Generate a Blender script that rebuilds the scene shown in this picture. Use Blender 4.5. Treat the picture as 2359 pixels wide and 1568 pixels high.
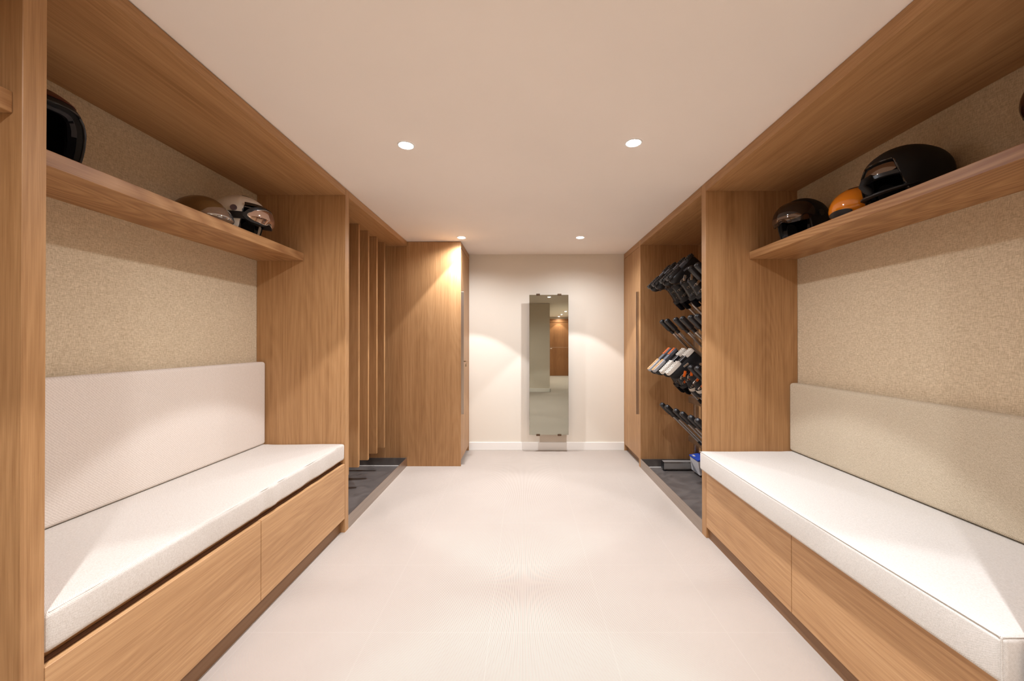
import bpy, bmesh, math, random
from mathutils import Vector, Matrix, noise
R = math.radians
random.seed(7)
for o in list(bpy.data.objects): bpy.data.objects.remove(o)
S = bpy.context.scene
COL = S.collection

# ------------------------------------------------------------------ camera, world, light levels
F = 900.0
cd = bpy.data.cameras.new('camera'); cam = bpy.data.objects.new('camera', cd); COL.objects.link(cam)
cd.sensor_width = 36; cd.lens = F/2359*36; cd.clip_start = .02
cd.shift_x = -26.1/2359; cd.shift_y = .0003
cam.location = (0, 0, 1.25); cam.rotation_euler = (R(90)+.0037, 0, 0)
S.camera = cam
w = bpy.data.worlds.new('world'); S.world = w; w.use_nodes = True
w.node_tree.nodes['Background'].inputs[0].default_value = (1, .93, .85, 1)
w.node_tree.nodes['Background'].inputs[1].default_value = .02
S.view_settings.view_transform = 'Standard'; S.view_settings.look = 'None'
S.view_settings.gamma = 1; S.view_settings.use_curve_mapping = False
S.view_settings.exposure = 0.14
SPOT_W = 76.0         # beam of each downlight
SPILL_W = 60.0        # wide spill of each downlight
DISC = 62.0           # brightness of the lamp face
LAMP_COL = (.97, 1.0, 1.08)   # as the camera's white balance sees the lamps

# ------------------------------------------------------------------ materials
def mat(name, col=(.8,.8,.8), rough=.5, metal=0, spec=.5, emit=None, es=1, coat=0, trans=0, alpha=1):
    m = bpy.data.materials.new(name); m.use_nodes = True
    b = m.node_tree.nodes['Principled BSDF']
    b.inputs['Base Color'].default_value = (*col, 1); b.inputs['Roughness'].default_value = rough
    b.inputs['Metallic'].default_value = metal; b.inputs['Specular IOR Level'].default_value = spec
    b.inputs['Coat Weight'].default_value = coat; b.inputs['Transmission Weight'].default_value = trans
    b.inputs['Alpha'].default_value = alpha
    if emit: b.inputs['Emission Color'].default_value = (*emit, 1); b.inputs['Emission Strength'].default_value = es
    return m
def nd(m, t, **k):
    n = m.node_tree.nodes.new(t)
    for a, v in k.items(): setattr(n, a, v)
    return n
def lk(m, a, b): m.node_tree.links.new(a, b)
def s2l(c): return tuple(((x/255)/12.92 if x/255 <= .04045 else ((x/255+.055)/1.055)**2.4) for x in c)
def coords(m, scale, rot=(0,0,0)):
    t = nd(m, 'ShaderNodeTexCoord'); mp = nd(m, 'ShaderNodeMapping')
    mp.inputs['Scale'].default_value = scale; mp.inputs['Rotation'].default_value = rot
    lk(m, t.outputs['Object'], mp.inputs['Vector']); return mp.outputs['Vector']
def ramp(m, fac, stops):
    r = nd(m, 'ShaderNodeValToRGB'); e = r.color_ramp.elements
    while len(e) < len(stops): e.new(.5)
    for i, (p, c) in enumerate(stops): e[i].position = p; e[i].color = (*c, 1)
    lk(m, fac, r.inputs[0]); return r.outputs[0]
def bump(m, h, strength, dist, nrm=None):
    b = nd(m, 'ShaderNodeBump'); b.inputs['Strength'].default_value = strength; b.inputs['Distance'].default_value = dist
    lk(m, h, b.inputs['Height'])
    if nrm: lk(m, nrm, b.inputs['Normal'])
    return b.outputs[0]

def wood(name, axis, dark=(152,109,68), mid=(181,137,92), light=(200,157,111), k=1.0, figure=1.0, rough=.42):
    """oak veneer; axis = grain direction"""
    m = mat(name, rough=rough, spec=.35); b = m.node_tree.nodes['Principled BSDF']
    def sc(a, c): return tuple(a if i == 'xyz'.index(axis) else c for i in range(3))
    v1 = coords(m, sc(.35, 5.5)); n1 = nd(m, 'ShaderNodeTexNoise'); n1.inputs['Scale'].default_value = 1; n1.inputs['Detail'].default_value = 3
    lk(m, v1, n1.inputs['Vector'])
    v2 = coords(m, sc(1.6*k, 95*k)); n2 = nd(m, 'ShaderNodeTexNoise'); n2.inputs['Scale'].default_value = 1; n2.inputs['Detail'].default_value = 4; n2.inputs['Roughness'].default_value = .6; n2.inputs['Distortion'].default_value = .25
    lk(m, v2, n2.inputs['Vector'])
    v3 = coords(m, sc(9, 420)); n3 = nd(m, 'ShaderNodeTexNoise'); n3.inputs['Scale'].default_value = 1; n3.inputs['Detail'].default_value = 2
    lk(m, v3, n3.inputs['Vector'])
    # cathedral figure
    v4 = coords(m, sc(.55, 4.0)); n4 = nd(m, 'ShaderNodeTexNoise'); n4.inputs['Scale'].default_value = 1; n4.inputs['Detail'].default_value = 1
    lk(m, v4, n4.inputs['Vector'])
    mu = nd(m, 'ShaderNodeMath', operation='MULTIPLY'); lk(m, n4.outputs[0], mu.inputs[0]); mu.inputs[1].default_value = 22
    fr = nd(m, 'ShaderNodeMath', operation='PINGPONG'); lk(m, mu.outputs[0], fr.inputs[0]); fr.inputs[1].default_value = .5
    def mix(a, b_, f):
        x = nd(m, 'ShaderNodeMix', data_type='FLOAT'); x.inputs[0].default_value = f
        lk(m, a, x.inputs[2]); lk(m, b_, x.inputs[3]); return x.outputs[0]
    f = mix(n1.outputs[0], n2.outputs[0], .52)
    f = mix(f, n3.outputs[0], .22)
    f = mix(f, fr.outputs[0], .10*figure)
    c = ramp(m, f, [(.33, s2l(dark)), (.5, s2l(mid)), (.67, s2l(light))])
    lk(m, c, b.inputs['Base Color'])
    lk(m, bump(m, f, .12, .002), b.inputs['Normal'])
    return m
WZ = wood('oak_vertical', 'z'); WY = wood('oak_along_room', 'y'); WX = wood('oak_across', 'x')
WYs = wood('oak_solid_shelf', 'y', dark=(146,100,62), light=(204,160,116), k=.55, figure=2.6)
WD = wood('oak_drawer', 'y', dark=(168,124,82), mid=(196,152,106), light=(214,173,128), k=1.3, figure=.9)
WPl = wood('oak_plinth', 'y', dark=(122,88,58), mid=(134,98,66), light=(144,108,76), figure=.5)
WDk = mat('dark_recess', s2l((96,58,30)), .7)

def plaster(name, col, var=.02):
    m = mat(name, col, .85, spec=.2); b = m.node_tree.nodes['Principled BSDF']
    n = nd(m, 'ShaderNodeTexNoise'); n.inputs['Scale'].default_value = 1.3; n.inputs['Detail'].default_value = 4
    lk(m, coords(m, (1,1,1)), n.inputs['Vector'])
    lk(m, ramp(m, n.outputs[0], [(.3, tuple(x*(1-var) for x in col)), (.7, tuple(min(1,x*(1+var)) for x in col))]), b.inputs['Base Color'])
    n2 = nd(m, 'ShaderNodeTexNoise'); n2.inputs['Scale'].default_value = 220
    lk(m, coords(m, (1,1,1)), n2.inputs['Vector'])
    lk(m, bump(m, n2.outputs[0], .05, .001), b.inputs['Normal'])
    return m
M_ceil = plaster('ceiling_plaster', s2l((250,240,230)))
M_wall = plaster('wall_plaster', s2l((230,220,204)))
M_base = mat('white_lacquer', s2l((244,240,232)), .4)

def fabric(name, c0, c1, sc_=260, twill=0, k=.22, strength=.5, axis=None, rough=.9, dist=.0015):
    m = mat(name, c1, rough, spec=.15); b = m.node_tree.nodes['Principled BSDF']
    b.inputs['Sheen Weight'].default_value = .15
    out = []
    for s in ((sc_, sc_*k, sc_), (sc_*k, sc_, sc_*k)):
        n = nd(m, 'ShaderNodeTexNoise'); n.inputs['Scale'].default_value = 1; n.inputs['Detail'].default_value = 2
        lk(m, coords(m, s), n.inputs['Vector']); out.append(n.outputs[0])
    x = nd(m, 'ShaderNodeMath', operation='ADD'); lk(m, out[0], x.inputs[0]); lk(m, out[1], x.inputs[1])
    h = nd(m, 'ShaderNodeMath', operation='MULTIPLY'); lk(m, x.outputs[0], h.inputs[0]); h.inputs[1].default_value = .5
    fac = h.outputs[0]
    if twill:
        wv = nd(m, 'ShaderNodeTexWave', wave_type='BANDS', bands_direction='DIAGONAL'); wv.inputs['Scale'].default_value = twill; wv.inputs['Distortion'].default_value = 1.5
        lk(m, coords(m, (1, 1, 1)), wv.inputs['Vector'])
        mx = nd(m, 'ShaderNodeMix', data_type='FLOAT'); mx.inputs[0].default_value = .16
        lk(m, fac, mx.inputs[2]); lk(m, wv.outputs['Fac'], mx.inputs[3]); fac = mx.outputs[0]
    lk(m, ramp(m, fac, [(.36, c0), (.62, c1)]), b.inputs['Base Color'])
    lk(m, bump(m, fac, strength, dist), b.inputs['Normal'])
    return m
M_paper = fabric('woven_wallpaper', s2l((184,163,132)), s2l((226,208,178)), 640, k=.11, strength=.3)
M_cushL = fabric('cream_weave', s2l((198,187,174)), s2l((224,216,206)), 700, twill=150, strength=.35)
M_cushR = fabric('white_herringbone', s2l((202,196,186)), s2l((226,221,213)), 700, twill=150, strength=.35)
M_backL = fabric('pale_rose_weave', s2l((212,198,184)), s2l((232,220,208)), 700, twill=60, strength=.25)
M_backR = fabric('linen_weave', s2l((176,160,134)), s2l((216,202,178)), 700, twill=120, strength=.4)

def carpet():
    m = mat('ribbed_floor', s2l((226,212,196)), .75, spec=.25); b = m.node_tree.nodes['Principled BSDF']
    tc = nd(m, 'ShaderNodeTexCoord'); sx = nd(m, 'ShaderNodeSeparateXYZ'); lk(m, tc.outputs['Object'], sx.inputs[0])
    def M(op, a, b_, c=None):
        n = nd(m, 'ShaderNodeMath', operation=op)
        for i, v in enumerate((a, b_, c)):
            if v is None: continue
            if isinstance(v, (int, float)): n.inputs[i].default_value = v
            else: lk(m, v, n.inputs[i])
        return n.outputs[0]
    rib = M('SINE', M('MULTIPLY', sx.outputs[0], 2*math.pi/.0045), None)
    rib = M('MULTIPLY_ADD', rib, .5, .5)
    # tile seams every 0.51 m
    def seam(v, off):
        f = M('FRACT', M('DIVIDE', M('ADD', v, off), .5105), None)
        d = M('ABSOLUTE', M('SUBTRACT', f, .5), None)
        return M('GREATER_THAN', d, .4955)
    sm = M('MAXIMUM', seam(sx.outputs[0], .656+.5105*4), seam(sx.outputs[1], 8-1.525+.005))
    n = nd(m, 'ShaderNodeTexNoise'); n.inputs['Scale'].default_value = 2.2; n.inputs['Detail'].default_value = 5; lk(m, tc.outputs['Object'], n.inputs['Vector'])
    c = ramp(m, rib, [(.1, s2l((148,134,121))), (.75, s2l((200,188,176)))])
    mx = nd(m, 'ShaderNodeMix', data_type='RGBA'); lk(m, M('MULTIPLY', sm, .16), mx.inputs[0]); lk(m, c, mx.inputs[6]); mx.inputs[7].default_value = (*s2l((198,187,174)), 1)
    m2 = nd(m, 'ShaderNodeMix', data_type='RGBA', blend_type='MULTIPLY'); m2.inputs[0].default_value = 1
    lk(m, mx.outputs[2], m2.inputs[6]); lk(m, ramp(m, n.outputs[0], [(.3, (.95,.945,.94)), (.7, (1,1,1))]), m2.inputs[7])
    lk(m, m2.outputs[2], b.inputs['Base Color'])
    lk(m, bump(m, rib, .25, .0008), b.inputs['Normal'])
    return m
M_floor = carpet()
def rubber():
    m = mat('tray_floor_sheet', s2l((92,86,82)), .42); b = m.node_tree.nodes['Principled BSDF']
    n = nd(m, 'ShaderNodeTexNoise'); n.inputs['Scale'].default_value = 5; n.inputs['Detail'].default_value = 8; n.inputs['Distortion'].default_value = 1.6
    lk(m, coords(m, (1,1,1)), n.inputs['Vector'])
    lk(m, ramp(m, n.outputs[0], [(.3, s2l((84,78,74))), (.7, s2l((112,104,98)))]), b.inputs['Base Color'])
    lk(m, ramp(m, n.outputs[0], [(.3, (.35,)*3), (.7, (.55,)*3)]), b.inputs['Roughness'])
    return m
M_tray = rubber()
def brushed(name, col, rough=.35, axis='y'):
    m = mat(name, col, rough, metal=1); b = m.node_tree.nodes['Principled BSDF']
    n = nd(m, 'ShaderNodeTexNoise'); n.inputs['Scale'].default_value = 1; n.inputs['Detail'].default_value = 4
    lk(m, coords(m, tuple(2 if a == axis else 90 for a in 'xyz')), n.inputs['Vector'])
    lk(m, ramp(m, n.outputs[0], [(.3, tuple(x*.85 for x in col)), (.7, col)]), b.inputs['Base Color'])
    return m
M_steel = brushed('brushed_steel', s2l((190,178,168)), .38)
M_steelz = brushed('brushed_steel_handle', s2l((200,188,176)), .3, 'z')
M_alu = brushed('satin_aluminium', s2l((205,202,198)), .3, 'z')
M_alud = mat('grey_aluminium_face', s2l((168,166,162)), .45, metal=.3)
M_brass = mat('brass', s2l((190,150,80)), .25, metal=1)
M_blk = mat('black_plastic', (.012,.012,.013), .38)
M_blkm = mat('matte_black_shell', (.009,.009,.010), .62, spec=.35)
M_blkg = mat('gloss_black', (.008,.007,.007), .12, coat=.6)
M_foam = mat('black_padding', (.006,.006,.008), .95, spec=.1)
M_greyp = mat('dark_grey_lining', s2l((62,62,66)), .8)
M_strap = mat('black_webbing', (.02,.02,.022), .7)
M_red = mat('red_strap', s2l((200,20,22)), .6)
M_org = mat('orange_plastic', s2l((228,104,30)), .4)
M_orgl = mat('pale_orange_plastic', s2l((236,170,98)), .45)
M_wht = mat('off_white_rubber', s2l((214,206,194)), .6)
M_gryr = mat('grey_rubber', s2l((88,90,96)), .6)
M_buck = mat('buckle_metal', s2l((226,222,214)), .25, metal=.9)
M_helw = mat('cream_shell', s2l((240,232,218)), .32, coat=.3)
M_helg = mat('bronze_shell', s2l((128,98,58)), .3, metal=.4, coat=.3)
M_visS = mat('silver_visor', s2l((190,186,182)), .06, metal=.85)
M_visD = mat('smoked_mirror_visor', s2l((120,104,92)), .05, metal=.85)
M_visO = mat('orange_visor', s2l((232,134,20)), .07, coat=1, spec=.6)
M_lensM = mat('mirrored_goggle_lens', s2l((196,170,156)), .05, metal=.9)
M_dkred = mat('dark_red_shell', s2l((70,20,18)), .3)
M_clip = mat('bronze_clip', s2l((96,76,56)), .4, metal=.7)
M_blue = mat('blue_card', s2l((36,74,176)), .5)
M_card = mat('white_card', s2l((206,206,208)), .55)
M_cardg = mat('grey_card', s2l((140,142,146)), .55)
M_seal = mat('white_sealant', s2l((240,236,228)), .5)
M_key = mat('key_metal', s2l((150,130,96)), .35, metal=.8)
M_mirror = mat('mirror_glass', s2l((170,170,156)), .015, metal=1)
M_trimring = mat('white_ring', s2l((246,244,240)), .4)
M_glow = mat('lamp_face', (1,1,1), .5, emit=LAMP_COL, es=DISC)
M_doorw = wood('oak_door', 'z', dark=(130,86,52), mid=(150,102,64), light=(164,116,76))

# ------------------------------------------------------------------ mesh helpers
class MB:
    def __init__(s): s.v = []; s.f = []
    def addbm(s, bm):
        k = len(s.v); bm.verts.ensure_lookup_table(); bm.verts.index_update()
        s.v += [v.co.copy() for v in bm.verts]; s.f += [tuple(k+v.index for v in f.verts) for f in bm.faces]; bm.free(); return s
    def box(s, x0, x1, y0, y1, z0, z1, bev=0, seg=2, mtx=None):
        bm = bmesh.new(); bmesh.ops.create_cube(bm, size=1)
        for v in bm.verts: v.co = Vector(((x0+x1)/2+v.co.x*(x1-x0), (y0+y1)/2+v.co.y*(y1-y0), (z0+z1)/2+v.co.z*(z1-z0)))
        if bev: bmesh.ops.bevel(bm, geom=bm.edges[:], offset=bev, segments=seg, affect='EDGES', profile=.5)
        if mtx: bmesh.ops.transform(bm, matrix=mtx, verts=bm.verts[:])
        return s.addbm(bm)
    def grid(s, rows, closed_u=False, closed_v=False, flip=False):
        """rows: list of lists of points"""
        k = len(s.v); n = len(rows); m = len(rows[0])
        for r in rows: s.v += [Vector(p) for p in r]
        for i in range(n if closed_v else n-1):
            for j in range(m if closed_u else m-1):
                a, b, c, d = k+i*m+j, k+i*m+(j+1)%m, k+((i+1)%n)*m+(j+1)%m, k+((i+1)%n)*m+j
                s.f.append((d, c, b, a) if flip else (a, b, c, d))
        return s
    def ngon(s, pts, flip=False):
        k = len(s.v); s.v += [Vector(p) for p in pts]; idx = list(range(k, k+len(pts))); s.f.append(tuple(reversed(idx)) if flip else tuple(idx)); return s
    def tube(s, pts, r, n=10, closed=False, cap=True, rx=None):
        pts = [Vector(p) for p in pts]; rows = []; N = len(pts); up = None
        for i, p in enumerate(pts):
            a = pts[(i-1) % N] if (closed or i > 0) else p; b = pts[(i+1) % N] if (closed or i < N-1) else p
            t = (b-a).normalized()
            if up is None: up = Vector((0,0,1)) if abs(t.z) < .9 else Vector((1,0,0))
            e1 = (up - t*up.dot(t)); e1 = e1.normalized() if e1.length > 1e-6 else t.orthogonal().normalized(); e2 = t.cross(e1); up = e1
            rr = r[i] if isinstance(r, (list, tuple)) else r; r2 = rr if rx is None else rx
            rows.append([p + e1*math.cos(2*math.pi*j/n)*rr + e2*math.sin(2*math.pi*j/n)*r2 for j in range(n)])
        s.grid(rows, closed_u=True, closed_v=closed)
        if cap and not closed: s.ngon(rows[0], True); s.ngon(rows[-1])
        return s
    def cyl(s, p0, p1, r, n=20, r1=None): return s.tube([p0, p1], [r, r if r1 is None else r1], n)
    def lathe(s, prof, n=32, c=(0,0,0), cap=False):
        rows = [[(c[0]+r*math.cos(2*math.pi*j/n), c[1]+r*math.sin(2*math.pi*j/n), c[2]+z) for j in range(n)] for r, z in prof]
        s.grid(rows, closed_u=True)
        if cap: s.ngon(rows[0], True); s.ngon(rows[-1])
        return s
    def loft(s, rings):
        s.grid(rings, closed_u=True); s.ngon(rings[0], True); s.ngon(rings[-1]); return s

def mkobj(name, mb, m, parent=None, off=(0,0,0), smooth=False, angle=40):
    me = bpy.data.meshes.new(name); off = Vector(off)
    me.from_pydata([v-off for v in mb.v], [], mb.f); me.materials.append(m)
    bm = bmesh.new(); bm.from_mesh(me); bmesh.ops.recalc_face_normals(bm, faces=bm.faces[:]); bm.to_mesh(me); bm.free()
    if smooth:
        for p in me.polygons: p.use_smooth = True
        me.set_sharp_from_angle(angle=R(angle))
    me.update(); o = bpy.data.objects.new(name, me); COL.objects.link(o)
    if parent is not None: o.parent = parent
    else: o.location = off
    return o
def tag(o, label, cat, group=None):
    o['label'] = label; o['category'] = cat
    if group: o['group'] = group
    return o
class Thing:
    def __init__(s, name, label, cat, loc=(0,0,0), rot=(0,0,0), group=None, local=False):
        s.e = bpy.data.objects.new(name, None); COL.objects.link(s.e); s.e.empty_display_size = .1
        s.e.location = loc; s.e.rotation_euler = rot; tag(s.e, label, cat, group)
        s.off = (0,0,0) if local else loc
    def add(s, name, mb, m, parent=None, label=None, smooth=False, angle=40):
        o = mkobj(name, mb, m, parent or s.e, s.off, smooth, angle)
        if label: o['label'] = label
        return o
def single(name, mb, m, label, cat, loc, smooth=False, group=None, angle=40):
    return tag(mkobj(name, mb, m, None, loc, smooth, angle), label, cat, group)
def struct(name, mb, m, loc=(0,0,0)):
    o = mkobj(name, mb, m, None, loc); o['kind'] = 'structure'; return o
def copy_tree(o, parent=None):
    c = o.copy(); COL.objects.link(c)
    if parent: c.parent = parent
    for ch in list(o.children): copy_tree(ch, c)
    return c

# ------------------------------------------------------------------ the room
XL, XR, XB = -1.173, 1.169, 1.757
YB = 4.54; YF = -1.2; HC = 2.2715
def hc(x): return HC + .003*x
struct('floor', MB().box(-1.85, 1.95, -6.4, 4.65, -.1, 0), M_floor)
cb = MB().box(-1.85, 1.95, -6.4, 4.65, HC, HC+.1)
for v in cb.v: v.z += .003*v.x
struct('ceiling', cb, M_ceil)
struct('wall_back', MB().box(-1.85, 1.95, YB, YB+.1, 0, HC+.004), M_wall)
struct('wall_left', MB().box(-1.85, -XB, YF, YB, 0, 2.265), M_paper)
struct('wall_right', MB().box(XB, 1.85, YF, YB, 0, 2.27), M_paper)
struct('wall_front', MB().box(-1.85, .68, YF-.1, YF, 0, 2.268), M_wall)
struct('wall_corridor_left', MB().box(.58, .68, -6.3, YF-.1, 0, 2.27), M_wall)
struct('wall_corridor_right', MB().box(1.85, 1.95, -6.3, YF, 0, 2.27), M_wall)
struct('wall_corridor_end', MB().box(.58, 1.95, -6.4, -6.3, 0, 2.27), M_wall)
struct('baseboard_back', MB().box(-.63, XR, YB-.014, YB, 0, .093, .003), M_base)
struct('baseboard_front', MB().box(XL+.03, .694, YF, YF+.014, 0, .093, .003), M_base)
struct('baseboard_corridor', MB().box(.68, .694, -6.28, YF+.014, 0, .093, .003), M_base)
# door at the corridor's end, seen in the mirror
d = struct('door_1', MB().box(.93, 1.80, -6.295, -6.255, .005, 2.06, .003), M_doorw)
mkobj('door_frame', MB().box(.86, .93, -6.298, -6.24, 0, 2.2, .003).box(1.80, 1.85, -6.298, -6.24, 0, 2.2, .003).box(.93, 1.80, -6.298, -6.24, 2.065, 2.2, .003), M_doorw, d)
mkobj('door_handle', MB().tube([(.985, -6.255, 1.05), (.985, -6.2, 1.05), (1.10, -6.2, 1.05)], .009).box(.965, 1.005, -6.255, -6.247, .93, 1.12, .002), M_steelz, d)
mkobj('door_groove', MB().box(.94, 1.79, -6.256, -6.254, 1.10, 1.104), M_wht, d)

# ------------------------------------------------------------------ fitted oak joinery
TOPZ = 2.219
def bay_surround(side, y0, y1, pan, label):
    """top panel and end panels (pan = list of (ya, yb)) of one open bay"""
    s = -1 if side == 'L' else 1; xf = XL if s < 0 else XR; zt = hc(xf)-.0025 if s < 0 else hc(xf)-.001
    zt = min(hc(xf), hc(s*XB))-.001
    t = Thing('oak_bay_surround', label, 'built-in unit', (s*XB, (y0+y1)/2, 0))
    a, b = sorted((xf, s*(XB-.001)))
    for ya, yb in pan: t.add('end_panel', MB().box(a, b, ya, yb, 0, zt, .0012, 1), WZ)
    t.add('top_panel', MB().box(a, b, y0, y1, TOPZ, zt, .0012, 1), WY)
    return t
bay_surround('L', .9605, 2.5715, [(.913, .960), (2.572, 2.624)], 'oak surround framing the left bench alcove, with a thick post at the left picture edge')
bay_surround('R', .9055, 2.5005, [(.855, .905), (2.501, 2.561)], 'oak surround framing the right bench alcove beside the boot rack')
bay_surround('L', YF+.001, .9125, [], 'oak top panel over the nearest open bay at the far left edge')
bay_surround('R', YF+.001, .8545, [], 'oak top panel over the nearest bay behind the right bench')

# shelves
def shelf(s, y0, y1, xf, label, z0=1.786, z1=1.836):
    a, b = sorted((s*xf, s*(XB-.001)))
    single('wall_shelf', MB().box(a, b, y0, y1, z0, z1, .002, 2), WYs, label, 'shelf', ((a+b)/2, (y0+y1)/2, z0))
shelf(-1, .9605, 2.5715, 1.447, 'thick solid oak shelf above the left bench, carrying three helmets')
shelf(1, .9055, 2.5005, 1.448, 'thick solid oak shelf above the right bench, carrying four helmets', 1.782, 1.828)
shelf(-1, YF+.016, .9125, 1.195, 'deep oak shelf end poking in at the far left edge of the picture')

# bench drawer units
def bench(s, y0, y1, yj, xf, ztop, zboard, zbot, xp, label):
    """drawers facing the room"""
    t = Thing('bench_drawer_unit', label, 'drawer unit', (s*1.45, (y0+y1)/2, 0))
    def bx(x0, x1, *a, **k):
        p, q = sorted((s*x0, s*x1)); return MB().box(p, q, *a, **k)
    t.add('carcass', bx(xf+.022, XB-.002, y0, y1, zbot-.01, zboard-.022), WDk)
    t.add('bench_board', bx(xf+.035, XB-.002, y0, y1, zboard-.022, zboard, .0008, 1), WY)
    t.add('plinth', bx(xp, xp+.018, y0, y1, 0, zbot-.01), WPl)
    for a, b in ((y0+.001, yj-.0015), (yj+.0015, y1-.001)):
        t.add('drawer_front', bx(xf, xf+.02, a, b, zbot, ztop, .0012, 1), WD)
    return t
bench(-1, .9605, 2.5715, 1.752, 1.1735, .451, .478, .092, 1.2045, 'light oak bench base with two wide drawers under the left seat cushion')
bench(1, .9055, 2.5005, 1.7085, 1.1695, .438, .44, .070, 1.1845, 'light oak bench base with two wide drawers under the right seat cushion')

# cushions ---------------------------------------------------------
def rbox(x0, x1, y0, y1, z0, z1, r, step=.03, disp=None):
    def axis(a, b):
        L = [a+r*t for t in (0, .2, .45, .7, 1)]; n = max(2, int((b-a-2*r)/step))
        L += [a+r+(b-a-2*r)*i/n for i in range(1, n)]; L += [b-r*t for t in (1, .7, .45, .2, 0)]; return L
    X, Y, Z = axis(x0, x1), axis(y0, y1), axis(z0, z1)
    def P(x, y, z):
        q = Vector((min(max(x, x0+r), x1-r), min(max(y, y0+r), y1-r), min(max(z, z0+r), z1-r)))
        p = Vector((x, y, z)); dd = p-q
        nn = dd.normalized() if dd.length > 0 else Vector((0,0,1)); p = q+nn*r
        return p + (disp(p, nn) if disp else Vector((0,0,0)))
    m = MB()
    m.grid([[P(x, y, z0) for x in X] for y in Y]); m.grid([[P(x, y, z1) for x in X] for y in Y])
    m.grid([[P(x, y0, z) for x in X] for z in Z]); m.grid([[P(x, y1, z) for x in X] for z in Z])
    m.grid([[P(x0, y, z) for y in Y] for z in Z]); m.grid([[P(x1, y, z) for y in Y] for z in Z])
    return m
def weld(o):
    bm = bmesh.new(); bm.from_mesh(o.data); bmesh.ops.remove_doubles(bm, verts=bm.verts[:], dist=1e-5)
    bmesh.ops.recalc_face_normals(bm, faces=bm.faces[:]); bm.to_mesh(o.data); bm.free()
    for p in o.data.polygons: p.use_smooth = True
def dispL(p, n):
    k = 0
    if n.x > .3:   # pulled folds along the front edge
        k = .0035*math.sin(p.y*38+2*math.sin(p.y*7))*noise.noise((p.y*3, 0, p.z*2)) * 3.0
    top = .004*noise.noise((p.x*4, p.y*3, 1))*(1 if p.x > -1.66 else 0) if n.z > .3 else 0
    return Vector((k, 0, top))
def dispR(p, n):
    bow = -.012*math.sin(math.pi*min(max((p.y-.92)/1.58, 0), 1)) if n.x < -.3 else 0
    top = (.005*noise.noise((p.x*3.3, p.y*2.6, 5))*(1 if p.x < 1.66 else 0) + .006*math.sin(math.pi*(p.y-.92)/1.58)*max(0, math.sin(math.pi*(p.x-1.125)/.56))*(1 if p.x < 1.66 else 0)) if n.z > .3 else 0
    return Vector((bow, 0, top))
def cushion(name, mb, m, label, loc, seams=None, seam_m=None):
    t = Thing(name, label, 'cushion', loc)
    o = t.add('cover', mb, m); weld(o)
    if seams:
        for pts in seams: t.add('seam', MB().tube(pts, .0016, 6), seam_m or m, smooth=True)
    return t
cushion('seat_cushion', rbox(-1.752, -1.175, .962, 2.570, .4785, .583, .016, disp=dispL), M_cushL,
        'long cream seat cushion with puckered front on the left bench', (-1.45, 1.77, .4785),
        [[(-1.181, y, .5785) for y in [.975+i*.08 for i in range(20)]]])
cushion('back_cushion', rbox(-1.754, -1.690, .964, 2.566, .5855, 1.122, .016), M_backL,
        'tall pale backrest cushion leaning on the wall of the left bench', (-1.72, 1.77, .585))
cushion('seat_cushion', rbox(1.125, 1.752, .920, 2.499, .4405, .558, .016, disp=dispR), M_cushR,
        'long white seat cushion overhanging the drawers of the right bench', (1.45, 1.77, .4405),
        [[(1.1275-.012*math.sin(math.pi*(y-.92)/1.58), y, .5545) for y in [.926+i*.0785 for i in range(21)]],
         [(1.128, .9235, .447+i*.0105) for i in range(11)],
         [(1.13+i*.055, .9235, .5545) for i in range(10)]])
cushion('back_cushion', rbox(1.695, 1.755, .925, 2.496, .5625, .992, .018), M_backR,
        'low linen coloured backrest cushion on the right bench', (1.72, 1.77, .5675))

# ski alcove on the left ---------------------------------------------
t = Thing('ski_rack_alcove', 'open oak ski alcove with thin upright dividers beside the left bench', 'built-in unit', (-1.46, 3.28, 0))
t.add('top_panel', MB().box(-XB+.001, XL, 2.6245, 3.9435, TOPZ, 2.2655, .0012, 1), WY)
t.add('back_panel', MB().box(-XB+.001, -XB+.012, 2.6245, 3.9435, .09, TOPZ-.0005), WZ)
for y in (2.798, 2.995, 3.192, 3.389, 3.586, 3.783):
    t.add('divider', MB().box(-XB+.0125, -1.348, y, y+.028, .228, TOPZ-.0005, .0012, 1), WZ)
t = Thing('boot_alcove', 'open oak alcove around the boot rack on the right', 'built-in unit', (1.46, 3.23, 0))
t.add('top_panel', MB().box(XR, XB-.001, 2.5615, 3.8995, TOPZ, 2.273, .0012, 1), WY)
t.add('back_panel', MB().box(XB-.012, XB-.001, 2.5615, 3.8995, .09, TOPZ-.0005), WZ)
def tray(s, xf, y0, y1, label):
    t = Thing('drip_tray', label, 'tray', (s*1.46, (y0+y1)/2, 0))
    def bx(m, x0, x1, *a, **k):
        p, q = sorted((s*x0, s*x1)); return m.box(p, q, *a, **k)
    m = bx(MB(), xf+.004, XB-.013, y0, y1, 0, .004); bx(m, xf+.004, XB-.013, y1-.004, y1, .004, .086); bx(m, xf+.004, XB-.013, y0, y0+.004, .004, .086)
    bx(m, XB-.016, XB-.013, y0+.004, y1-.004, .004, .086)
    t.add('basin', m, M_tray)
    m = bx(MB(), xf, xf+.0035, y0, y1, 0, .088, .0008, 1)
    t.add('steel_lip', m, M_steel, label='brushed steel front lip')
    t.add('sealant_bead', MB().tube([(s*(xf+.01), y1-.007, .007), (s*(XB-.02), y1-.007, .007)], .004, 8), M_seal, smooth=True)
tray(-1, 1.1735, 2.6245, 3.9435, 'dark drip tray with steel lip under the hanging oak dividers')
tray(1, 1.1695, 2.5615, 3.8995, 'dark drip tray with steel lip under the boot rack')

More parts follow.
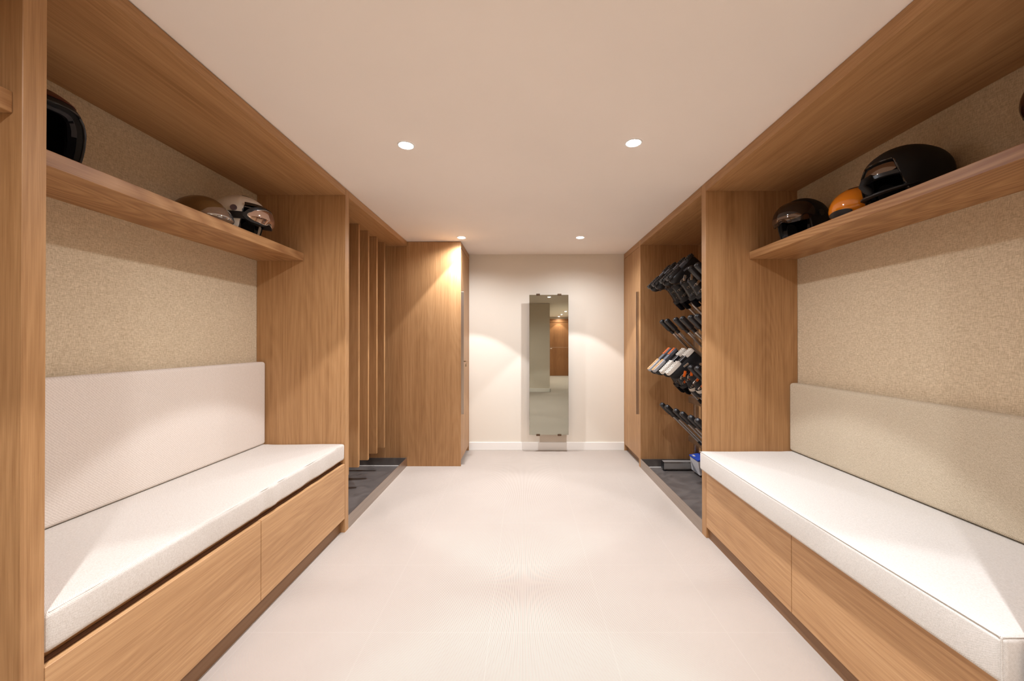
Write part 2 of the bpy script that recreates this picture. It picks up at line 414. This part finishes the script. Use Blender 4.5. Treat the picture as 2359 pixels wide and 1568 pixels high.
# tall cabinets -------------------------------------------------------
def cabinet(s, xf, y0, y1, near, label, key):
    t = Thing('tall_cabinet', label, 'cabinet', (s*(xf+XB)/2, (y0+y1)/2, 0))
    def bx(m, x0, x1, *a, **k):
        p, q = sorted((s*x0, s*x1)); return m.box(p, q, *a, **k)
    zt = hc(s*xf)-.002 if s > 0 else min(hc(s*XB), hc(s*xf))-.001
    t.add('side_panel', bx(MB(), xf, XB-.001, y0, y0+near, 0, zt, .001, 1), WZ)
    t.add('side_panel', bx(MB(), xf, XB-.001, y1-.022, y1-.001, 0, zt, .001, 1), WZ)
    t.add('top_rail', bx(MB(), xf, XB-.001, y0+near+.0005, y1-.0225, zt-.058, zt-.001, .001, 1), WY)
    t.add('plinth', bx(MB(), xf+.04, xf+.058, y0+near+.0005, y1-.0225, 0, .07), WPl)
    ya, yb = y0+near+.0035, y1-.0255
    d = t.add('door', bx(MB(), xf+.002, xf+.024, ya, yb, .074 if s > 0 else .056, zt-.061, .0012, 1), WZ)
    t.add('handle', bx(MB(), xf-.027, xf+.0015, ya, ya+.004, .522, 1.762, .0008, 1), M_steelz, d, label='long brushed steel blade handle')
    if key:
        yk = 4.09; zk = 1.05
        k = t.add('lock', MB().cyl((-xf-.002, yk, zk), (-xf+.006, yk, zk), .011, 20), M_key, d, label='small brass lock with its key in', smooth=True)
        t.add('key', MB().box(-xf+.006, -xf+.026, yk-.0015, yk+.0015, zk-.005, zk+.005, .0005, 1).lathe([(.006, -.0012), (.013, -.0012), (.013, .0012), (.006, .0012), (.006, -.0012)], 20, (-xf+.034, yk, zk)), M_key, d, label='brass key', smooth=True)
        t.add('key_fob', MB().tube([(-xf+.034, yk, zk-.012), (-xf+.03, yk, zk-.03)], .0015, 6).box(-xf+.024, -xf+.034, yk-.006, yk+.006, zk-.055, zk-.03, .002), M_key, d)
cabinet(-1, .63, 3.944, 4.54, .008, 'deep oak cabinet jutting out beyond the ski alcove, key in its lock', True)
cabinet(1, 1.169, 3.90, 4.54, .05, 'tall oak cabinet with blade handle to the right of the mirror', False)

# mirror ----------------------------------------------------------------
MY = 4.42
t = Thing('wall_mirror', 'tall frameless mirror held by small bronze clips on the end wall', 'mirror', (.29, 4.53, .204))
m = MB().box(.068, .511, MY, MY+.006, .204, 1.787, .0015, 2)
for v in m.v: v.y += .0022*(v.z-1.0)
t.add('mirror_glass', m, M_mirror)
t.add('backing', MB().box(.074, .505, MY+.0075, MY+.0135, .212, 1.779), M_greyp)
t.add('standoff', MB().box(.16, .20, MY+.0135, YB-.002, .55, 1.6).box(.38, .42, MY+.0135, YB-.002, .55, 1.6), M_greyp)
for x in (.167, .409):
    for z, s in ((1.787, 1), (.204, -1)):
        t.add('clip', MB().box(x-.021, x+.021, MY-.008, MY+.03, min(z-s*.010, z+s*.012), max(z-s*.010, z+s*.012), .002), M_clip)

# ------------------------------------------------------------------ downlights
def lamp_light(x, y, z):
    l = bpy.data.lights.new('downlight_beam', 'SPOT'); l.energy = SPOT_W; l.color = LAMP_COL
    l.spot_size = R(80); l.spot_blend = .12; l.shadow_soft_size = .022
    o = bpy.data.objects.new('downlight_beam', l); COL.objects.link(o)
    l = bpy.data.lights.new('downlight_spill', 'SPOT'); l.energy = SPILL_W; l.color = LAMP_COL
    l.spot_size = R(160); l.spot_blend = .8; l.shadow_soft_size = .03
    o2 = bpy.data.objects.new('downlight_spill', l); COL.objects.link(o2); return o, o2
def downlight(x, y, label, group=None):
    z = hc(x)
    t = Thing('recessed_downlight', label, 'light', (x, y, z), group=group)
    t.add('trim_ring', MB().lathe([(.0365, -.0005), (.0370, -.0035), (.0425, -.0035), (.0445, -.0005)], 40, (x, y, z)), M_trimring, smooth=True)
    t.add('lamp_face', MB().ngon([(x+.0362*math.cos(a*math.pi/20), y+.0362*math.sin(a*math.pi/20), z-.0012) for a in range(40)]), M_glow)
    for lo in lamp_light(x, y, z): lo.parent = t.e; lo.location = (0, 0, -.006)
downlight(-.607, 2.018, 'glowing round downlight in the ceiling, nearer one on the left')
downlight(.565, 2.0, 'glowing round downlight in the ceiling, nearer one on the right')
downlight(-.602, 3.80, 'glowing round downlight just before the jutting oak cabinet')
downlight(.555, 3.81, 'glowing round downlight before the end wall, on the right')
downlight(-.607, .17, 'round downlight above the camera on the left')
downlight(.575, .17, 'round downlight above the camera, seen high in the mirror')
for y, lb in ((-2.4, 'corridor downlight behind the camera, first before the mirrored row of three'), (-3.72, 'mirrored corridor downlight, highest of the three small ones in the glass'),
              (-5.02, 'mirrored corridor downlight, middle one of the three small ones in the glass'), (-6.05, 'mirrored corridor downlight, lowest and nearest the oak door')):
    downlight(1.36, y, lb)

# ------------------------------------------------------------------ helmets (local frame: faces +x, up z, base z=0)
class HS:
    """helmet surface"""
    def __init__(s, a=.135, b=.108, c=.118, zc=.122, brow=.62, ear=1.92, back=1.86, tuck=.14, w0=48, w1=78):
        s.__dict__.update(locals())
    def P(s, phi, q, off=0):
        a, b, c = s.a+off, s.b+off, s.c+off
        if q <= 1: rho = math.sin(q*math.pi/2); z = s.zc + c*math.cos(q*math.pi/2)
        else:
            k = q-1; rho = 1-s.tuck*k*k; z = s.zc-k*s.zc
        cx = math.cos(phi); sy = math.sin(phi)
        e = .92 if q > .5 else 1
        x = a*rho*math.copysign(abs(cx)**e, cx); y = b*rho*math.copysign(abs(sy)**e, sy)
        if cx < 0: x *= 1.06
        return Vector((x, y, z))
    def Q(s, phi):
        d = abs(math.degrees(math.atan2(math.sin(phi), math.cos(phi))))
        if d < s.w0: return s.brow
        if d < s.w1:
            t = (d-s.w0)/(s.w1-s.w0); t = t*t*(3-2*t); return s.brow+(s.ear-s.brow)*t
        if d < 130: return s.ear
        t = (d-130)/50; return s.ear+(s.back-s.ear)*t
    def shell(s, off0=0, off1=-.022, n=96, k=22):
        ph = [2*math.pi*j/n for j in range(n)]
        out = [[s.P(p, s.Q(p)*i/k, off0) for p in ph] for i in range(1, k+1)]
        inn = [[s.P(p, s.Q(p)*i/k, off1) for p in ph] for i in range(k, 0, -1)]
        m = MB().grid(out+inn, closed_u=True); m.ngon(out[0], True); m.ngon(inn[-1]); return m
    def inner(s, off=-.023, n=64, k=16):
        ph = [2*math.pi*j/n for j in range(n)]
        rows = [[s.P(p, s.Q(p)*i/k, off) for p in ph] for i in range(1, k+1)]
        rows += [[s.P(p, s.Q(p)*i/k, off-.018) for p in ph] for i in range(k, 0, -1)]
        m = MB().grid(rows, closed_u=True); m.ngon(rows[0], True); m.ngon(rows[-1]); return m
    def rim(s, r=.004, off=-.004, d0=0, d1=360, n=120, closed=True):
        return MB().tube([s.P(R(d0)+R(d1-d0)*j/(n if closed else n-1), s.Q(R(d0)+R(d1-d0)*j/(n if closed else n-1)), off) for j in range(n)], r, 8, closed=closed)
    def patch(s, p0, p1, q0, q1, o0, o1, rnd=1.0, nu=28, nv=16, bulge=0, nose=0):
        """curved plate between two offsets, rounded corners"""
        def pt(u, v, off):
            x = u*math.sqrt(max(0, 1-rnd*v*v/2)); y = v*math.sqrt(max(0, 1-rnd*u*u/2)); kk = 1-.0*rnd
            L = 1/math.sqrt(1-rnd/2) if rnd < 1 else 1
            ph = R((p0+p1)/2 + (p1-p0)/2*x*kk*1.0); q = (q0+q1)/2+(q1-q0)/2*y
            if nose and y > 0: q -= nose*y*math.exp(-(math.degrees(ph)/9)**2)
            return s.P(ph, q, off+bulge*(1-u*u)*(1-v*v))
        U = [-1+2*i/nu for i in range(nu+1)]; V = [-1+2*i/nv for i in range(nv+1)]
        A = [[pt(u, v, o1) for u in U] for v in V]; B = [[pt(u, v, o0) for u in U] for v in V]
        m = MB().grid(A); m.grid(B, flip=True)
        ra = A[0]+[r[-1] for r in A[1:]]+A[-1][-2::-1]+[r[0] for r in A[-2:0:-1]]
        rb = B[0]+[r[-1] for r in B[1:]]+B[-1][-2::-1]+[r[0] for r in B[-2:0:-1]]
        m.grid([ra, rb], closed_u=True); return m
    def band(s, d0, d1, q0, q1, o0, o1, n=60):
        ph = [R(d0+(d1-d0)*i/n) for i in range(n+1)]
        fq0 = q0 if callable(q0) else (lambda p: q0); fq1 = q1 if callable(q1) else (lambda p: q1)
        rows = [[s.P(p, fq0(p), o0) for p in ph], [s.P(p, fq0(p), o1) for p in ph], [s.P(p, fq1(p), o1) for p in ph], [s.P(p, fq1(p), o0) for p in ph]]
        m = MB().grid(rows, closed_v=True)
        m.ngon([r[0] for r in rows]); m.ngon([r[-1] for r in rows], True); return m

def add_basics(t, h, shell_m, rim_m=None, pad_m=None, strap=True, red=False):
    t.add('shell', h.shell(), shell_m, smooth=True)
    t.add('lining', h.inner(), pad_m or M_foam, smooth=True)
    t.add('rim_trim', h.rim(), rim_m or M_blk, smooth=True)
    for s in (1, -1):   # ear pads
        pts = [h.P(R(s*(72+i*7)), 1.15+.0*i, -.034) for i in range(6)]
        t.add('ear_pad', h.patch(s*66 if s > 0 else -112, 112 if s > 0 else -66, 1.02, 1.93, -.046, -.024, rnd=.9, nu=14, nv=10), pad_m or M_greyp, smooth=True)
    if strap:
        a = h.P(R(80), 1.85, -.03); b = h.P(R(-80), 1.85, -.03)
        m = MB(); n = 16
        pts = [a.lerp(b, i/n)+Vector((.035*math.sin(math.pi*i/n), 0, -(a.z-.007)*min(1, 4*min(i/n, 1-i/n)))) for i in range(n+1)]
        m.tube(pts, .0025, 8, rx=.009); t.add('chin_strap', m, M_strap, smooth=True)
        c = pts[n//2]
        t.add('strap_buckle', MB().box(c.x-.011, c.x+.011, c.y-.018, c.y+.018, .002, .012, .003), M_red if red else M_blk, label='red strap buckle' if red else None)

SHL = 1.8363; SHR = 1.8283
# left 1: black helmet, dark red crown, facing the room
h = HS(brow=.70, w0=52, w1=74, c=.120)
t = Thing('ski_helmet', 'black helmet with dark red crown half hidden by the left post', 'helmet', (-1.600, 1.272, SHL), (0, 0, R(-14)), local=True)
add_basics(t, h, M_blkm, pad_m=M_foam, red=True)
t.add('crown_panel', h.patch(-64, 64, .22, .60, .0004, .003, rnd=.6), M_dkred, smooth=True, label='dark red crown panel')
t.add('brow_lining', h.band(-60, 60, lambda p: h.Q(p)-.10, lambda p: h.Q(p)+.03, -.034, -.0215), M_greyp, smooth=True, label='grey brow lining')
t.add('crown_logo', h.patch(14, 30, .46, .49, .003, .0036, rnd=.3, nu=8, nv=4), mat('faint_red_mark', s2l((150,60,50)), .5), smooth=True)
t.add('strap_tail', MB().tube([(.10, .03, .004), (.085, .055, .006), (.05, .075, .02)], .003, 8, rx=.009), M_red, smooth=True, label='red strap tail')

# left 2: low bronze helmet with silver visor
h = HS(a=.120, b=.098, c=.102, zc=.055, brow=.95, w0=56, w1=80, ear=1.9)
t = Thing('ski_helmet', 'bronze helmet with shiny silver visor sunk low behind the cream one', 'helmet', (-1.640, 1.985, SHL), (0, 0, R(4)), local=True)
add_basics(t, h, M_helg, strap=False)
t.add('visor', h.patch(-66, 66, .78, 1.7, .004, .009, rnd=.9, bulge=.016), M_visS, smooth=True, label='silver mirrored visor')
t.add('crown_fin', MB().tube([h.P(R(160), .9, .002), h.P(R(160), .6, .004), h.P(R(120), .45, .004)], .003, 8), M_blk, smooth=True)

# left 3: cream helmet with goggles
def goggles_parts(t, h, frame_m, lens_m, strap_m, wide=60):
    t.add('goggle_frame', h.patch(-wide, wide, .80, 1.52, -.018, .020, rnd=.85, nose=.16), frame_m, smooth=True)
    t.add('goggle_foam', h.patch(-wide+3, wide-3, .78, 1.50, -.026, -.019, rnd=.85, nose=.14), M_foam, smooth=True)
    t.add('goggle_lens', h.patch(-wide+9, wide-9, .88, 1.44, .0205, .0235, rnd=.85, nose=.16, bulge=.006), lens_m, smooth=True, label='mirrored goggle lens')
    t.add('lens_edge', MB().tube([h.P(R((wide-8)*math.cos(a)), 1.15+.30*math.sin(a)*(1-.1*math.cos(a)**2)-(.12*math.exp(-(wide*math.cos(a)/9)**2) if math.sin(a) > 0 else 0), .0215) for a in [2*math.pi*i/72 for i in range(72)]], .0018, 6, closed=True), M_buck if frame_m is M_blk else frame_m, smooth=True)
    t.add('goggle_strap', h.band(wide-4, 360-wide+4, 1.00, 1.32, .002, .0055), strap_m, smooth=True)
h = HS(brow=.76, w0=56, w1=74, a=.138, b=.112, c=.118, zc=.118)
t = Thing('ski_helmet', 'cream helmet with black mirrored goggles strapped on, at the left shelf end', 'helmet', (-1.594, 2.200, SHL), (0, 0, R(4)), local=True)
add_basics(t, h, M_helw, M_blk)
t.add('brow_visor', h.band(-56, 56, lambda p: h.Q(p)-.05, lambda p: h.Q(p)+.04, -.004, .010), M_blkg, smooth=True, label='black brow band')
goggles_parts(t, h, M_blk, M_lensM, M_blk, 60)
t.add('ear_disc', MB().tube([h.P(R(-78), .90, -.002), h.P(R(-78), .90, .006)], .016, 24), mat('mauve_plastic', s2l((98,82,84)), .5), smooth=True)
t.add('vent', h.patch(-52, -28, .12, .26, .0003, .002, rnd=.2, nu=8, nv=6), M_blk, smooth=True)
t.add('vent', h.patch(-20, 28, .16, .22, .0003, .002, rnd=.2, nu=8, nv=6), M_blk, smooth=True)
t.add('goggle_clip', h.band(170, 190, .86, 1.45, .003, .008), M_blk, smooth=True)

# right A: black visor helmet at the far end
h = HS(a=.138, b=.112, c=.122, zc=.118, brow=.74, w0=54, w1=78)
t = Thing('ski_helmet', 'black helmet with mirrored smoked visor at the far end of the right shelf', 'helmet', (1.598, 2.235, SHR), (0, 0, R(196)), local=True)
add_basics(t, h, M_blkm, red=True)
t.add('visor', h.patch(-70, 70, .55, 1.32, .006, .012, rnd=.75, bulge=.010, nose=.12), mat('smoked_visor', s2l((40,28,22)), .08, spec=.5), smooth=True, label='dark glossy visor')
t.add('visor_reflector', h.patch(-42, 42, .90, 1.20, .0185, .0195, rnd=1, bulge=.003, nose=.08), M_visD, smooth=True, label='mirrored lower visor')
for s in (1, -1): t.add('visor_pivot', MB().tube([h.P(R(s*86), .95, .001), h.P(R(s*86), .95, .009)], .017, 24), M_blk, smooth=True)
t.add('strap_webbing', MB().tube([(.02, .09, .035), (.07, .075, .012), (.115, .03, .004), (.165, .02, .006)], .003, 8, rx=.008), M_strap, smooth=True)
t.add('strap_webbing', MB().tube([(.03, .1, .045), (.08, .085, .02), (.12, .05, .005)], .0025, 8, rx=.006), M_blk, smooth=True)
t.add('strap_tail', MB().tube([(.04, .105, .004), (.075, .10, .008), (.105, .08, .010)], .004, 8, rx=.010), M_red, smooth=True, label='red strap tail')

# right B: orange visor helmet
h = HS(a=.116, b=.098, c=.098, zc=.062, brow=.8, w0=56, w1=80)
t = Thing('ski_helmet', 'helmet with bright orange visor between two black helmets', 'helmet', (1.630, 1.875, SHR), (0, 0, R(190)), local=True)
add_basics(t, h, M_blkm, strap=False)
t.add('visor', h.patch(-86, 86, .30, 1.72, .006, .012, rnd=.7, bulge=.012), M_visO, smooth=True, label='translucent orange visor')
t.add('visor_marking', h.patch(8, 40, .50, .53, .020, .0206, rnd=.1, nu=18, nv=2), M_blk, smooth=True)
t.add('nose_pad', h.patch(-26, 26, 1.25, 1.75, .024, .028, rnd=1), M_blk, smooth=True)

# right C: big matte black full helmet
h = HS(a=.152, b=.122, c=.124, zc=.115, brow=.72, w0=34, w1=66, tuck=.10)
t = Thing('ski_helmet', 'large matte black helmet with raised visor, biggest on the right shelf', 'helmet', (1.600, 1.635, SHR), (0, 0, R(180)), local=True)
add_basics(t, h, M_blkm, rim_m=M_blkg)
t.add('visor', h.patch(-44, 44, .76, 1.04, -.016, -.012, rnd=.8), M_visD, smooth=True, label='mirrored visor strip')
t.add('goggle_frame', h.band(-46, 46, 1.03, 1.16, -.022, -.004), M_blk, smooth=True)
t.add('nose_bridge', MB().tube([h.P(0, 1.02, -.012), h.P(0, 1.22, .016), h.P(0, 1.36, .030), h.P(0, 1.50, .008), h.P(0, 1.62, -.006)], [.012, .018, .013, .016, .010], 10), M_blkm, smooth=True)
t.add('chin_guard', MB().tube([h.P(R(a), 1.5+.2*math.cos(R(a)), -.010) for a in range(-70, 71, 7)], .008, 10, rx=.016), M_blk, smooth=True)
t.add('crown_ridge', MB().tube([h.P(R(180), .15*i, .001) for i in range(2, 8)], [.004, .010, .014, .014, .010, .004], 12), M_blkm, smooth=True)
t.add('side_stud', MB().tube([h.P(R(100), 1.5, -.001), h.P(R(100), 1.5, .004)], .009, 16), M_gryr, smooth=True)
# right D: at the picture edge
h = HS(a=.14, b=.113, c=.12, zc=.118, brow=.7)
t = Thing('ski_helmet', 'black helmet cut off by the right picture edge', 'helmet', (1.600, 1.075, SHR), (0, 0, R(180)), local=True)
add_basics(t, h, M_blkm)
t.add('visor', h.patch(-70, 70, .6, 1.3, .006, .011, rnd=.7, bulge=.01), mat('red_brown_visor', s2l((44,20,16)), .15, spec=.3), smooth=True)
t.add('strap_webbing', MB().tube([(.0, .09, .02), (.04, .12, .004), (.06, .10, .006)], .004, 8, rx=.010), M_strap, smooth=True)

# ------------------------------------------------------------------ boot rack
TIPX = 1.262; ROWS = [1.812, 1.440, 1.062, .684]; YT = [3.56, 3.435, 3.24, 3.105, 2.95, 2.835]
T = Vector((-.7071, 0, .7071)); LEN = .50
t = Thing('boot_dryer_rack', 'aluminium boot dryer rack with slanted black tipped tubes in the right alcove', 'boot rack', (1.62, 3.3, .004))
for y in (2.70, 3.815): t.add('post', MB().box(1.665, 1.705, y-.02, y+.02, .075, 2.05, .004), M_alu)
for y in (2.70, 3.815):
    f = t.add('base_foot', MB().box(1.36, 1.735, y-.03, y+.03, .022, .092, .004), M_alud, label='grey base profile')
    t.add('edge_strip', MB().box(1.36, 1.735, y-.032, y-.029, .080, .093).box(1.36, 1.735, y-.032, y-.029, .021, .028), M_alu, f)
    t.add('end_cap', MB().box(1.354, 1.361, y-.031, y+.031, .021, .093, .002), M_blk, f)
    for x in (1.375, 1.70): t.add('foot_pad', MB().cyl((x, y-.012, .0045), (x, y-.012, .0215), .017, 20), M_blk, f, smooth=True)
for z in ROWS:
    zr = z-.37
    t.add('air_rail', MB().box(1.615, 1.665, 2.68, 3.83, zr-.03, zr+.03, .006), M_alu)
    for y in YT:
        tip = Vector((TIPX, y, z)); a = tip-T*.10; b = Vector((1.625, y, z-.363))
        tb = t.add('tube', MB().cyl(a, b, .0125, 16), M_alu, smooth=True)
        # paddle tip: rounded block along the tube
        m = MB().box(-.027, .027, -.021, .021, -.118, .014, .017, 5)
        q = T.to_track_quat('Z', 'Y').to_matrix().to_4x4(); q.translation = tip
        for v in m.v: v[:] = q @ v
        t.add('tube_tip', m, M_blk, tb, smooth=True, angle=60, label='black plastic tip')
        t.add('collar', MB().cyl(tip-T*.11, tip-T*.150, .0165, 16), M_blk, tb, smooth=True)
        t.add('elbow', MB().tube([b+T*.045, b+T*.01, b+Vector((.02, 0, -.004))], [.014, .018, .02], 14), M_blk, tb, smooth=True)

# ski boots -----------------------------------------------------------
def ring(z, x0, x1, w, n=36, e=.72, sh=0, tx=0):
    cx = (x0+x1)/2; a = (x1-x0)/2; out = []
    for i in range(n):
        th = 2*math.pi*i/n; c, s = math.cos(th), math.sin(th)
        x = cx+a*math.copysign(abs(c)**e, c); ww = w*(1-.22*max(0, -c)*tx)
        out.append((x, ww*math.copysign(abs(s)**e, s), z+sh*(x-cx)))
    return out
def make_boot(label, sole_a, sole_b, shell_m, buckle_m, accent, liner_m, straps, lug=None):
    t = Thing('ski_boot', label, 'ski boot', local=True)
    # lower shell
    t.add('shell', MB().loft([ring(.022, -.108, .178, .043, tx=1), ring(.035, -.114, .186, .049, tx=1), ring(.06, -.116, .182, .052, tx=1), ring(.085, -.117, .165, .051, tx=1),
        ring(.105, -.117, .130, .049, tx=.8), ring(.125, -.116, .095, .048), ring(.15, -.113, .070, .049), ring(.18, -.108, .060, .050), ring(.20, -.103, .058, .050)]), shell_m, smooth=True, angle=60)
    t.add('cuff', MB().loft([ring(.135, -.122, .074, .054, sh=.12), ring(.16, -.121, .078, .057, sh=.12), ring(.20, -.113, .082, .060), ring(.25, -.100, .092, .064, sh=-.06), ring(.30, -.085, .106, .067, sh=-.12), ring(.325, -.078, .110, .067, sh=-.16)]), shell_m, smooth=True, angle=60)
    t.add('liner', MB().loft([ring(.30, -.070, .098, .056, sh=-.1), ring(.345, -.062, .104, .056, sh=-.1), ring(.36, -.055, .098, .050, sh=-.1)]), liner_m, smooth=True)
    t.add('tongue', MB().box(.085, .112, -.036, .036, .30, .395, .010, 3, Matrix.Rotation(0, 4, 'Y')), liner_m, smooth=True)
    # soles: toe and heel pads with lugs
    def pad(x0, x1, w, mm, nm, lugs, lugm=None):
        m = MB().loft([ring(-.004, x0+.004, x1-.004, w-.005, e=.55), ring(.001, x0, x1, w-.002, e=.55), ring(.020, x0, x1, w, e=.55)])
        o = t.add(nm, m, mm, smooth=True, angle=50)
        l = MB()
        for i in range(lugs):
            x = x0+.012+(x1-x0-.024)*i/(lugs-1)
            for s in (-1, 1):
                o_, i_ = (.020, .002) if lugm else (w-.008, .006)
                l.box(x-.006, x+.006, min(s*o_, s*i_), max(s*o_, s*i_), -.010, -.003, .0015, 1)
        t.add('sole_lugs', l, lugm or mm, o)
        return o
    pad(.040, .190, .044, sole_a, 'toe_sole', 8, lug)
    pad(-.112, -.020, .040, sole_b, 'heel_sole', 5, M_org if lug else None)
    t.add('shank', MB().box(-.03, .05, -.028, .028, -.002, .024, .004), M_gryr if sole_a is not M_wht else M_blk)
    # buckles on the outer and inner side so both sides read
    for i, (x, z, ang, w) in enumerate(((.118, .092, 30, .050), (.072, .128, 40, .050), (.070, .195, 12, .060), (.078, .258, 8, .065))):
        # strap wraps the front
        pts = [(x-.055+.06*math.cos(a), w*math.sin(a)*1.02, z-.02*math.cos(a)*0) for a in [R(d) for d in range(-80, 81, 16)]]
        o = t.add('buckle', MB().box(-.028, .022, -.004, .004, -.011, .011, .003, 2, Matrix.Translation((x-.022, -w-.006, z)) @ Matrix.Rotation(R(-ang), 4, 'Y')), buckle_m, smooth=True)
        t.add('wire_bail', MB().tube([(x-.045, -w-.008, z-.009), (x+.008, -w-.007, z-.008), (x+.016, -w-.004, z), (x+.008, -w-.007, z+.008), (x-.045, -w-.008, z+.009)], .0018, 6), M_buck, o, smooth=True)
        t.add('ladder', MB().box(-.006, .020, -.003, .003, -.007, .007, .002, 1, Matrix.Translation((x+.012, -w+.001, z)) @ Matrix.Rotation(R(-ang), 4, 'Y')), accent, o)
    t.add('power_strap', MB().grid([[Vector(p)*1 for p in ring(.292, -.090, .112, .070, sh=-.12)], [Vector(p) for p in ring(.325, -.082, .116, .070, sh=-.16)]], closed_u=True), straps, smooth=True)
    t.add('pivot_disc', MB().cyl((-.055, -.066, .125), (-.055, -.052, .125), .012, 20), M_buck, smooth=True)
    t.add('side_mark', MB().box(.0, .05, -.0535, -.0505, .045, .060, .002, 1, Matrix.Rotation(R(8), 4, 'Y')), accent)
    return t.e
BR = Matrix(((-.7071, 0, .7071), (0, 1, 0), (-.7071, 0, -.7071))).to_euler()
def place(e, row, k, lean=0, dz=0, label=None):
    tip = Vector((TIPX, YT[k], ROWS[row])) + T*.045
    e.location = tip; e.rotation_euler = BR
    e.location += Vector((.7071, 0, .7071))*.045; e.scale = (.94, .94, .94)
    if label: e['label'] = label
M_lgry = mat('pale_grey_rubber', s2l((168,168,170)), .6)
M_shg = mat('dark_charcoal_shell', (.010,.010,.011), .30, spec=.35)
b1 = make_boot('black ski boot with orange and grey sole, farthest on the middle row', M_lgry, M_gryr, M_shg, M_org, M_gryr, M_foam, M_strap, M_orgl)
b1['group'] = 'orange soled ski boots'
place(b1, 2, 0); c = copy_tree(b1); place(c, 2, 1, label='black ski boot with orange and grey sole beside the white soled pair')
b2 = make_boot('black ski boot with ribbed off-white sole, left one of its pair', M_wht, M_wht, M_blkm, M_org, M_buck, M_greyp, M_wht)
b2['group'] = 'white soled ski boots'
place(b2, 2, 2); c = copy_tree(b2); place(c, 2, 3, label='black ski boot with ribbed off-white sole and orange buckles, nearest the oak panel')
b3 = make_boot('all black ski boot on the top row, farthest back', M_blk, M_blk, M_shg, M_buck, M_gryr, M_foam, M_strap)
b3['group'] = 'black ski boots on the top row'
place(b3, 0, 0)
for k, lb in ((1, 'all black ski boot on the top row, second from the back'), (2, 'all black ski boot on the top row, third from the back'), (3, 'all black ski boot with silver buckles on the top row, nearest the oak panel')):
    c = copy_tree(b3); place(c, 0, k, label=lb)

# blue and white box on the tray
t = Thing('cardboard_box', 'blue topped white box tipped against the foot of the boot rack', 'box', (1.620, 3.585, .026), (R(2), R(-9), R(2)), local=True)
t.add('box_body', MB().box(0, .11, 0, .165, 0, .132, .002, 1), M_card)
t.add('lid', MB().box(-.003, .113, -.003, .168, .132, .146, .002, 1), M_blue, label='blue lid')
m = MB(); m.ngon([(-.0004, .03, .004), (-.0004, .12, .004), (-.0004, .16, .10)]); m.ngon([(.02, -.0004, .0), (.08, -.0004, .0), (.05, -.0004, .10)])
t.add('printed_triangles', m, M_cardg)
t.add('lid_marking', MB().box(.012, .030, .10, .145, .1456, .1466), M_wht)
